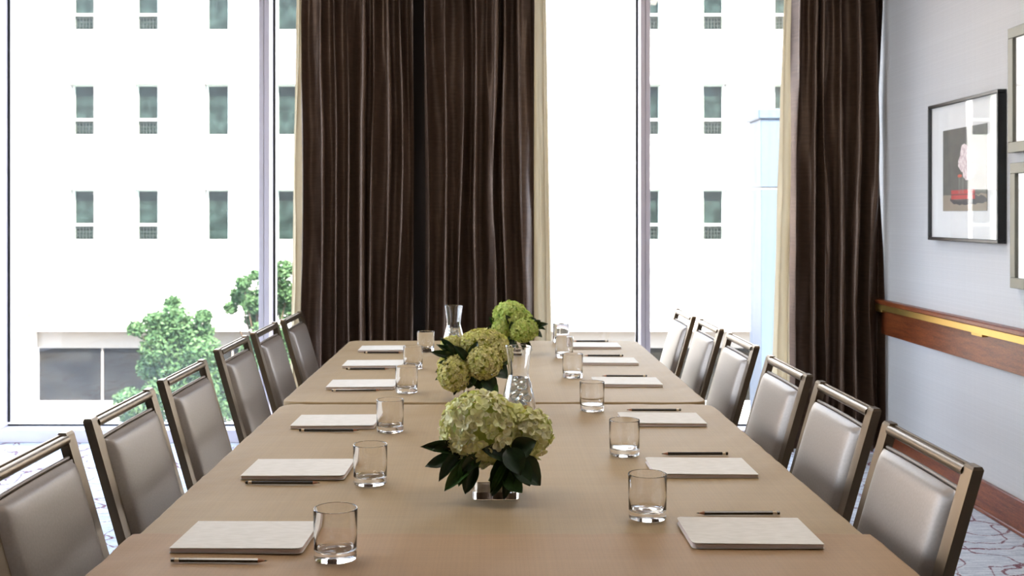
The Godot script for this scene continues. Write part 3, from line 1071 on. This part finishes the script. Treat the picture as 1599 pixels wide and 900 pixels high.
func flowers() -> void:
	leaf_kinds = [leaf_mesh(0.22, 0.16, 0.85), leaf_mesh(0.12, 0.08, 0.8), leaf_mesh(0.3, 0.22, 0.95)]
	var cream := [Color(0.74, 0.80, 0.28), Color(0.96, 0.92, 0.56), Color(0.97, 0.90, 0.70)]
	var lime := [Color(0.62, 0.64, 0.13), Color(0.82, 0.77, 0.32), Color(0.88, 0.75, 0.47)]
	var green := [Color(0.46, 0.64, 0.12), Color(0.64, 0.75, 0.25), Color(0.72, 0.68, 0.24)]
	vase("square clear glass vase, nearest of the three", 0.0115, 2.50)
	bouquet("large creamy-green hydrangea bouquet with dark leaves, nearest of the three", 0.0115, 2.50,
		[[748, 668, 55, 52, 0.015], [829, 678, 30, 33, 0.0], [800, 665, 26, 26, -0.03]],
		[ # base px, tip px, base z, tip z, width px, facing
		[735, 705, 664, 684, 0.03, 0.08, 24, -0.3], [730, 708, 667, 717, 0.03, 0.07, 26, -0.2], [728, 702, 687, 733, 0.05, 0.09, 22, -0.3],
		[745, 708, 696, 748, 0.06, 0.10, 25, -0.1, 1], [748, 710, 705, 746, 0.05, 0.09, 20, -0.2], [745, 712, 727, 755, 0.07, 0.095, 24, 0.0], [738, 700, 718, 742, 0.06, 0.10, 20, 0.0, 1],
		[722, 700, 680, 690, 0.02, 0.08, 24, -0.3], [752, 705, 722, 720, 0.07, 0.09, 22, 0.0],
		[800, 708, 757, 686, 0.06, 0.105, 30, 0.1], [790, 700, 768, 759, 0.07, 0.10, 26, 0.0], [792, 705, 765, 754, 0.08, 0.105, 12, 0.1, 1], [800, 712, 786, 766, 0.07, 0.09, 18, 0.1],
		[786, 728, 814, 752, 0.085, 0.10, 30, 0.2, 1], [795, 708, 843, 740, 0.07, 0.09, 44, 0.2], [800, 700, 833, 678, 0.06, 0.08, 34, 0.3], [798, 702, 826, 742, 0.075, 0.10, 34, 0.2], [790, 690, 812, 722, 0.08, 0.11, 36, 0.1],
		[715, 668, 693, 646, -0.02, -0.02, 18, -0.4], [768, 640, 777, 607, -0.07, -0.07, 12, 0.2, 1], [790, 712, 764, 740, 0.05, 0.06, 14, -0.2]],
		0.031, cream, 100)
	vase("square clear glass vase, middle of the three", -0.042, 3.83)
	bouquet("yellow-green hydrangea bouquet with dark leaves, middle of the three", -0.042, 3.83,
		[[711, 581, 25, 26, 0.045], [756, 565, 26, 25, 0.05], [755, 538, 37, 21, -0.02], [706, 541, 17, 13, -0.03], [775, 552, 20, 22, 0.0], [697, 570, 12, 14, 0.0]],
		[[722, 566, 675, 545, 0.02, 0.06, 15, -0.2], [722, 560, 682, 536, 0.01, 0.03, 11, -0.2], [718, 560, 688, 527, 0.0, 0.01, 12, -0.2], [718, 560, 699, 535, 0.03, 0.05, 12, -0.1], [722, 566, 686, 562, 0.04, 0.07, 14, -0.1],
		[730, 562, 712, 537, 0.05, 0.07, 14, 0.0], [735, 560, 745, 532, 0.03, 0.05, 16, 0.1], [705, 572, 681, 578, 0.01, 0.05, 12, -0.3], [700, 588, 681, 590, 0.0, 0.03, 10, -0.3],
		[765, 568, 793, 586, 0.03, 0.05, 30, 0.3], [768, 556, 792, 566, 0.0, 0.04, 26, 0.3], [752, 585, 775, 606, 0.06, 0.08, 26, 0.2], [742, 583, 730, 602, 0.06, 0.07, 16, 0.0], [738, 580, 752, 604, 0.05, 0.07, 20, 0.1], [715, 604, 709, 614, 0.04, 0.05, 6, 0.0]],
		0.0165, lime, 200)
	vase("square clear glass vase, farthest of the three", 0.115, 5.03)
	bouquet("bright lime-green hydrangea bouquet with dark leaves, farthest of the three", 0.115, 5.03,
		[[797, 495, 26, 23, 0.0], [783, 512, 14, 13, 0.04], [816, 514, 22, 18, 0.05], [812, 500, 18, 16, 0.0], [795, 520, 14, 12, -0.04]],
		[[830, 515, 853, 504, 0.0, 0.03, 12, 0.3], [828, 512, 843, 500, 0.0, 0.02, 13, 0.3], [832, 516, 846, 525, 0.02, 0.04, 11, 0.3], [822, 503, 836, 497, 0.02, 0.03, 10, 0.2], [832, 512, 850, 512, 0.0, 0.04, 10, 0.3],
		[775, 508, 764, 495, 0.0, 0.02, 10, -0.3], [778, 514, 763, 509, 0.0, 0.03, 8, -0.3], [797, 505, 790, 490, 0.06, 0.09, 10, 0.0], [802, 518, 798, 500, 0.07, 0.09, 14, 0.0], [794, 522, 786, 530, 0.05, 0.07, 14, 0.0], [800, 528, 795, 543, 0.05, 0.07, 12, 0.0], [812, 530, 830, 545, 0.04, 0.06, 14, 0.2]],
		0.019, green, 300)
	carafe("behind the nearest bouquet", 0.089, 3.454, 5)
	carafe("in front of the drapes on the far table", -0.170, 5.0, 8)

# ------------------------------------------------------------------ pictures on the right wall
func art_tex() -> ImageTexture:
	var w := 288
	var h := 240
	var im := Image.create(w, h, false, Image.FORMAT_RGB8)
	var n := FastNoiseLite.new()
	n.seed = 77
	n.frequency = 0.02
	n.fractal_octaves = 4
	for y in h:
		for x in w:
			var u := x / float(w)
			var v := y / float(h)
			var g := n.get_noise_2d(x, y)
			var c := Color(0.24, 0.24, 0.20).lerp(Color(0.32, 0.32, 0.27), 0.5 + 0.7 * g)
			if v > 0.80 + 0.02 * g:
				c = Color(0.56, 0.50, 0.42)
			# dark cloth, two red books, a small glass, a pale bloom
			var q := Vector2((u - 0.58) / 0.42, (v - 0.865) / 0.06)
			if q.length() + 0.3 * g < 1.0:
				c = Color(0.10, 0.09, 0.09)
			if absf(u - 0.47) < 0.27 and absf(v - 0.80) < 0.055:
				c = Color(0.74, 0.13, 0.11) if absf(v - 0.80) > 0.008 else Color(0.42, 0.06, 0.06)
			if absf(u - 0.43) < 0.055 and v > 0.57 and v < 0.79:
				c = c.lerp(Color(0.62, 0.62, 0.62), 0.45 if absf(u - 0.43) > 0.035 else 0.2)
			var b := maxf(maxf(1.0 - Vector2((u - 0.52) / 0.15, (v - 0.42) / 0.13).length(), 1.0 - Vector2((u - 0.60) / 0.15, (v - 0.53) / 0.10).length()), 1.0 - Vector2((u - 0.50) / 0.09, (v - 0.32) / 0.12).length())
			if b + 0.25 * g > 0.0:
				c = Color(0.94, 0.89, 0.87).lerp(Color(0.80, 0.71, 0.71), clampf(0.5 + 1.4 * n.get_noise_2d(x * 3.0, y * 3.0), 0, 1))
			if Vector2((u - 0.40) / 0.05, (v - 0.575) / 0.02).length() < 1.0:
				c = Color(0.80, 0.30, 0.16)
			im.set_pixel(x, y, c)
	return ImageTexture.create_from_image(im)

func frame_on_wall(t: Node3D, hz: float, hy: float, w: float, depth: float, m: Material) -> void:
	# lies in the plane x = 0 of its holder, the wall at +x; z and y are its sides
	obj("moulding", bx(-depth, 0, hy - w, hy, -hz, hz, 0.002), m, t)
	obj("moulding", bx(-depth, 0, -hy, -hy + w, -hz, hz, 0.002), m, t)
	obj("moulding", bx(-depth, 0, -hy + w, hy - w, -hz, -hz + w, 0.002), m, t)
	obj("moulding", bx(-depth, 0, -hy + w, hy - w, hz - w, hz, 0.002), m, t)
	obj("mat_board", bx(-depth + 0.016, -0.004, -hy + w, hy - w, -hz + w, hz - w), M.mat_board, t)

func pictures() -> void:
	var p := thing("framed_picture", "black-framed photograph of a pale bloom on red books, on the right wall", "picture", Vector3(WALL_X - 0.001, 1.60, -5.238))
	frame_on_wall(p, 0.388, 0.345, 0.016, 0.040, M.black_frame)
	var st := mb()
	var x := -0.0262
	var q := [Vector3(x, 1.805 - 1.60, 5.238 - 5.469), Vector3(x, 1.805 - 1.60, 5.238 - 4.983), Vector3(x, 1.4025 - 1.60, 5.238 - 4.983), Vector3(x, 1.4025 - 1.60, 5.238 - 5.469)]
	var uv := [Vector2(0, 0), Vector2(1, 0), Vector2(1, 1), Vector2(0, 1)]
	var nn := Vector3(-1, 0, 0)
	tri(st, [q[0], q[1], q[2]], [nn, nn, nn], [uv[0], uv[1], uv[2]])
	tri(st, [q[0], q[2], q[3]], [nn, nn, nn], [uv[0], uv[2], uv[3]])
	var am := mat(Color(1, 1, 1), 0.5)
	am.albedo_texture = art_tex()
	obj("print", st, am, p)
	obj("picture_glass", bx(-0.034, -0.0315, -0.33, 0.33, -0.373, 0.373), M.picture_glass, p)
	for k in 2:
		var yc: float = [1.926, 1.337][k]
		var f := thing("framed_picture", ["grey-framed white picture cut off at the right edge, upper of two", "grey-framed white picture cut off at the right edge, lower of two"][k], "picture", Vector3(WALL_X - 0.001, yc, -4.77 + 0.30 + 0.02 * k), 0, "grey framed pictures")
		frame_on_wall(f, 0.30, 0.272, 0.046, 0.034, M.grey_frame)
		obj("picture_glass", bx(-0.026, -0.0235, -0.226, 0.226, -0.254, 0.254), M.picture_glass, f)

# ------------------------------------------------------------------ street outside
const FD := 33.0
func fx(px: float, d := FD) -> float: return (px - 766.0) * d / 1700.0
func fy(py: float, d := FD) -> float: return EYE + (337.0 - py) * d / 1700.0

func street() -> void:
	var ground := -4.60
	struct("floor_sidewalk", bx(-40, 40, ground - 0.3, ground, -FD - 4.0, -31.35), M.pavement)
	struct("floor_road", bx(-40, 40, ground - 0.4, ground - 0.14, -31.2, 12.0), M.asphalt)
	var k0 := tag(obj("street_kerb", bx(-40, 40, ground - 0.3, ground + 0.0, -31.35, -31.2, 0.01), M.kerb_red), "red painted kerb along the far sidewalk outside", "kerb")
	k0.set_meta("kind", "structure")
	var b := thing("office_building", "sunlit white office building across the street with small paired windows", "building", Vector3(0, ground, -FD))
	# wall: bands between the rows of windows, piers between the pairs; the front face lies at z = 0 here
	var groups := [[108, 247, [110, 210], 35.5, true], [318, 468, [320, 430], 36, false], [996, 1136, [998, 1098], 34.5, true], [1208, 1348, [1210, 1311], 35, true]]
	var rows := [[-34, 47], [131, 212], [296, 377]]
	var L := fx(48)
	var Rr := 24.0
	var st := mb()
	var yb := func(py: float) -> float: return fy(py) - ground
	var top := 16.0
	var edges := [top]
	for r in rows:
		edges.append(yb.call(r[0]))
		edges.append(yb.call(r[1]))
	edges.append(yb.call(514))
	for k in range(0, edges.size(), 2):
		box(st, Vector3((L + Rr) / 2, (edges[k] + edges[k + 1]) / 2, -0.25), Vector3(Rr - L, edges[k] - edges[k + 1], 0.5))
	for r in rows:
		var y1: float = yb.call(r[0])
		var y0: float = yb.call(r[1])
		var x := L
		for g in groups:
			box(st, Vector3((x + fx(g[0])) / 2, (y0 + y1) / 2, -0.25), Vector3(fx(g[0]) - x, y1 - y0, 0.5))
			x = fx(g[1])
		box(st, Vector3((x + Rr) / 2, (y0 + y1) / 2, -0.25), Vector3(Rr - x, y1 - y0, 0.5))
	obj("wall", st, M.stucco, b)
	for r in rows:
		var y1: float = yb.call(r[0])
		var y0: float = yb.call(r[1])
		for g in groups:
			# panel between the two windows, a little back from the wall
			var x0 := fx(g[2][0] + g[3])
			var x1 := fx(g[2][1])
			obj("spandrel_panel", bx(x0, x1, y0, y1, -0.5, -0.07), M.stucco, b)
			for wx in g[2]:
				var a := fx(wx)
				var e := fx(wx + g[3])
				var f := mb()
				var t := 0.05
				for q in [[a, a + t, y0, y1], [e - t, e, y0, y1], [a + t, e - t, y0, y0 + t], [a + t, e - t, y1 - t, y1]]:
					box(f, Vector3((q[0] + q[1]) / 2, (q[2] + q[3]) / 2, -0.26), Vector3(q[1] - q[0], q[3] - q[2], 0.10))
				if g[4]:
					box(f, Vector3((a + e) / 2, y0 + 0.50, -0.25), Vector3(e - a - 2 * t, 0.075, 0.12))
				var w := obj("window", f, M.far_frame, b)
				obj("pane", bx(a + t, e - t, y0 + t, y1 - t, -0.32, -0.30), M.far_glass, w)
				if g[4]:
					var m := mb()
					for k in 6:
						box(m, Vector3(lerpf(a + t, e - t, (k + 0.5) / 6.0), y0 + 0.26, -0.24), Vector3(0.018, 0.42, 0.02))
					for k in 4:
						box(m, Vector3((a + e) / 2, y0 + 0.06 + 0.115 * k, -0.24), Vector3(e - a - 2 * t, 0.018, 0.02))
					obj("grille", m, M.mesh_bar, w)
	# ground floor: ledge, fascia, shop windows, sill
	obj("ledge", bx(L, Rr, yb.call(517), yb.call(507), -0.3, 0.16), M.stucco, b)
	obj("fascia", bx(L, Rr, yb.call(546), yb.call(516), -0.6, -0.35), M.fascia, b)
	var sy0: float = yb.call(630)
	var sy1: float = yb.call(546)
	var cuts := [50, 152, 256, 358, 460, 562, 664, 766, 868, 990, 1092, 1194, 1296, 1400]
	for k in cuts.size() - 1:
		obj("shop_pane", bx(fx(cuts[k]) + 0.03, fx(cuts[k + 1]) - 0.03, sy0, sy1, -0.50, -0.46), M.shop_glass, b)
		obj("shop_mullion", bx(fx(cuts[k + 1]) - 0.03, fx(cuts[k + 1]) + 0.03, sy0, sy1, -0.52, -0.42), M.fascia, b)
	obj("pilaster", bx(fx(48), fx(50.5), 0.0, yb.call(516), -0.6, 0.0), M.stucco, b)
	obj("shop_sill", bx(L, Rr, 0.0, sy0, -0.6, -0.30), M.stucco, b)
	# paler neighbour at the left edge: boards, a sill and a soffit lamp box
	var n := thing("clad_building", "pale pinkish boarded building corner at the left edge outside", "building", Vector3(0, ground, -FD))
	var nl := -30.0
	var nr := fx(47)
	obj("wall", bx(nl, nr, 0, 16, -0.6, -0.10), M.pink_board, n)
	obj("upper_wall", bx(nl, nr, yb.call(470), 16, -0.2, 0.10), M.pink_board, n)
	obj("cornice", bx(nl, nr, yb.call(475), yb.call(470), -0.2, 0.16), M.stucco, n)
	obj("soffit_box", bx(fx(14) - 1.2, fx(45), yb.call(495), yb.call(483), -0.1, 0.1, 0.01), M.fascia, n)
	for k in 8:
		obj("board", bx(nl, nr, yb.call(527 + 20 * k) + 0.025, yb.call(507 + 20 * k), -0.12, -0.02, 0.006), M.pink_board, n)
	# pale blue metal shaft at the right
	var d := 20.0
	var s := thing("metal_shaft", "pale blue metal shaft with a flat cap outside the right window", "shaft", Vector3(fx(1188, d) + 0.45, ground - 0.14, -d - 0.45))
	var y0 := ground - 0.14
	obj("lower_section", bx(-0.44, 0.44, 0.0, fy(295, d) - y0, -0.44, 0.44, 0.01), M.duct, s)
	obj("upper_section", bx(-0.45, 0.45, fy(292.5, d) - y0, fy(186, d) - y0, -0.45, 0.45, 0.01), M.duct, s)
	obj("cap", bx(-0.50, 0.50, fy(186, d) - y0, fy(170, d) - y0, -0.50, 0.50, 0.02), M.duct, s)
	tree("young street tree, rounder and lower, left of the mullion outside", 29.5, 280, [[270, 500, 30], [240, 505, 22], [300, 520, 34], [255, 540, 36], [325, 545, 30], [290, 575, 42], [235, 575, 26], [335, 590, 30], [265, 620, 44], [315, 630, 44], [212, 625, 30], [350, 640, 26], [262, 475, 14], [322, 492, 14], [220, 510, 14], [215, 660, 34], [300, 680, 50]], 3, ground)
	tree("taller street tree rising behind the window mullion outside", 30.5, 412, [[385, 440, 14], [372, 462, 18], [400, 470, 24], [395, 500, 20], [430, 445, 26], [445, 420, 20], [440, 480, 26], [420, 515, 24], [360, 480, 12], [395, 430, 10], [450, 455, 20], [440, 530, 24], [400, 545, 26], [430, 570, 30]], 4, ground)

func tree(label: String, d: float, px: float, blobs: Array, sd: int, ground: float) -> void:
	var t := thing("street_tree", label, "tree", Vector3(fx(px, d), ground - 0.02, -d))
	var r := RandomNumberGenerator.new()
	r.seed = sd
	var s := d / 1700.0
	var st := mb()
	var base := Vector3(0, 0.0, 0)
	var crown_y := fy(600, d) - ground
	var trunk := mb()
	tube(trunk, [base, Vector3(0.05, crown_y * 0.6, 0.02), Vector3(0, crown_y, 0)], [0.10, 0.08, 0.06], 8)
	obj("trunk", trunk, M.bark, t)
	var lows := [Color(0.036, 0.080, 0.034), Color(0.06, 0.115, 0.048), Color(0.10, 0.165, 0.075)]
	for b in blobs:
		var c := Vector3((b[0] - px) * s, fy(b[1], d) - ground, r.randf_range(-0.5, 0.5))
		var rad: float = b[2] * s
		obj("branch", tube(mb(), [Vector3(0, crown_y * 0.8, 0), c * Vector3(0.5, 0.5, 0.5) + Vector3(0, crown_y * 0.45, 0), c], [0.04, 0.028, 0.012], 5), M.bark, t)
		var n := int(140 + 3600 * rad * rad)
		for k in n:
			var u := Vector3(r.randfn(), r.randfn(), r.randfn()).normalized() * pow(r.randf(), 0.4)
			var p := c + u * rad * Vector3(1, 0.85, 1)
			var ax := Vector3(r.randfn(), r.randfn() * 0.7, r.randfn()).normalized()
			var bx_ := ax.cross(Vector3(r.randfn(), r.randfn(), r.randfn())).normalized()
			var l := r.randf_range(0.055, 0.095)
			var nn := ax.cross(bx_)
			if nn.y < 0: nn = -nn
			st.set_color(lows[0].lerp(lows[2], r.randf()) if k % 3 else lows[1])
			tri(st, [p - ax * l, p + bx_ * l * 0.42, p + ax * l], [nn, nn, nn])
			tri(st, [p - ax * l, p - bx_ * l * 0.42, p + ax * l], [nn, nn, nn])
	var f := obj("foliage", st, M.foliage, t)
	f.set_meta("kind", "stuff")

func _ready() -> void:
	rng.seed = 1
	view_and_light()
	materials()
	room()
	ceiling_lamps()
	tables()
	chairs()
	drapes()
	street()
	pictures()
	settings()
	flowers()
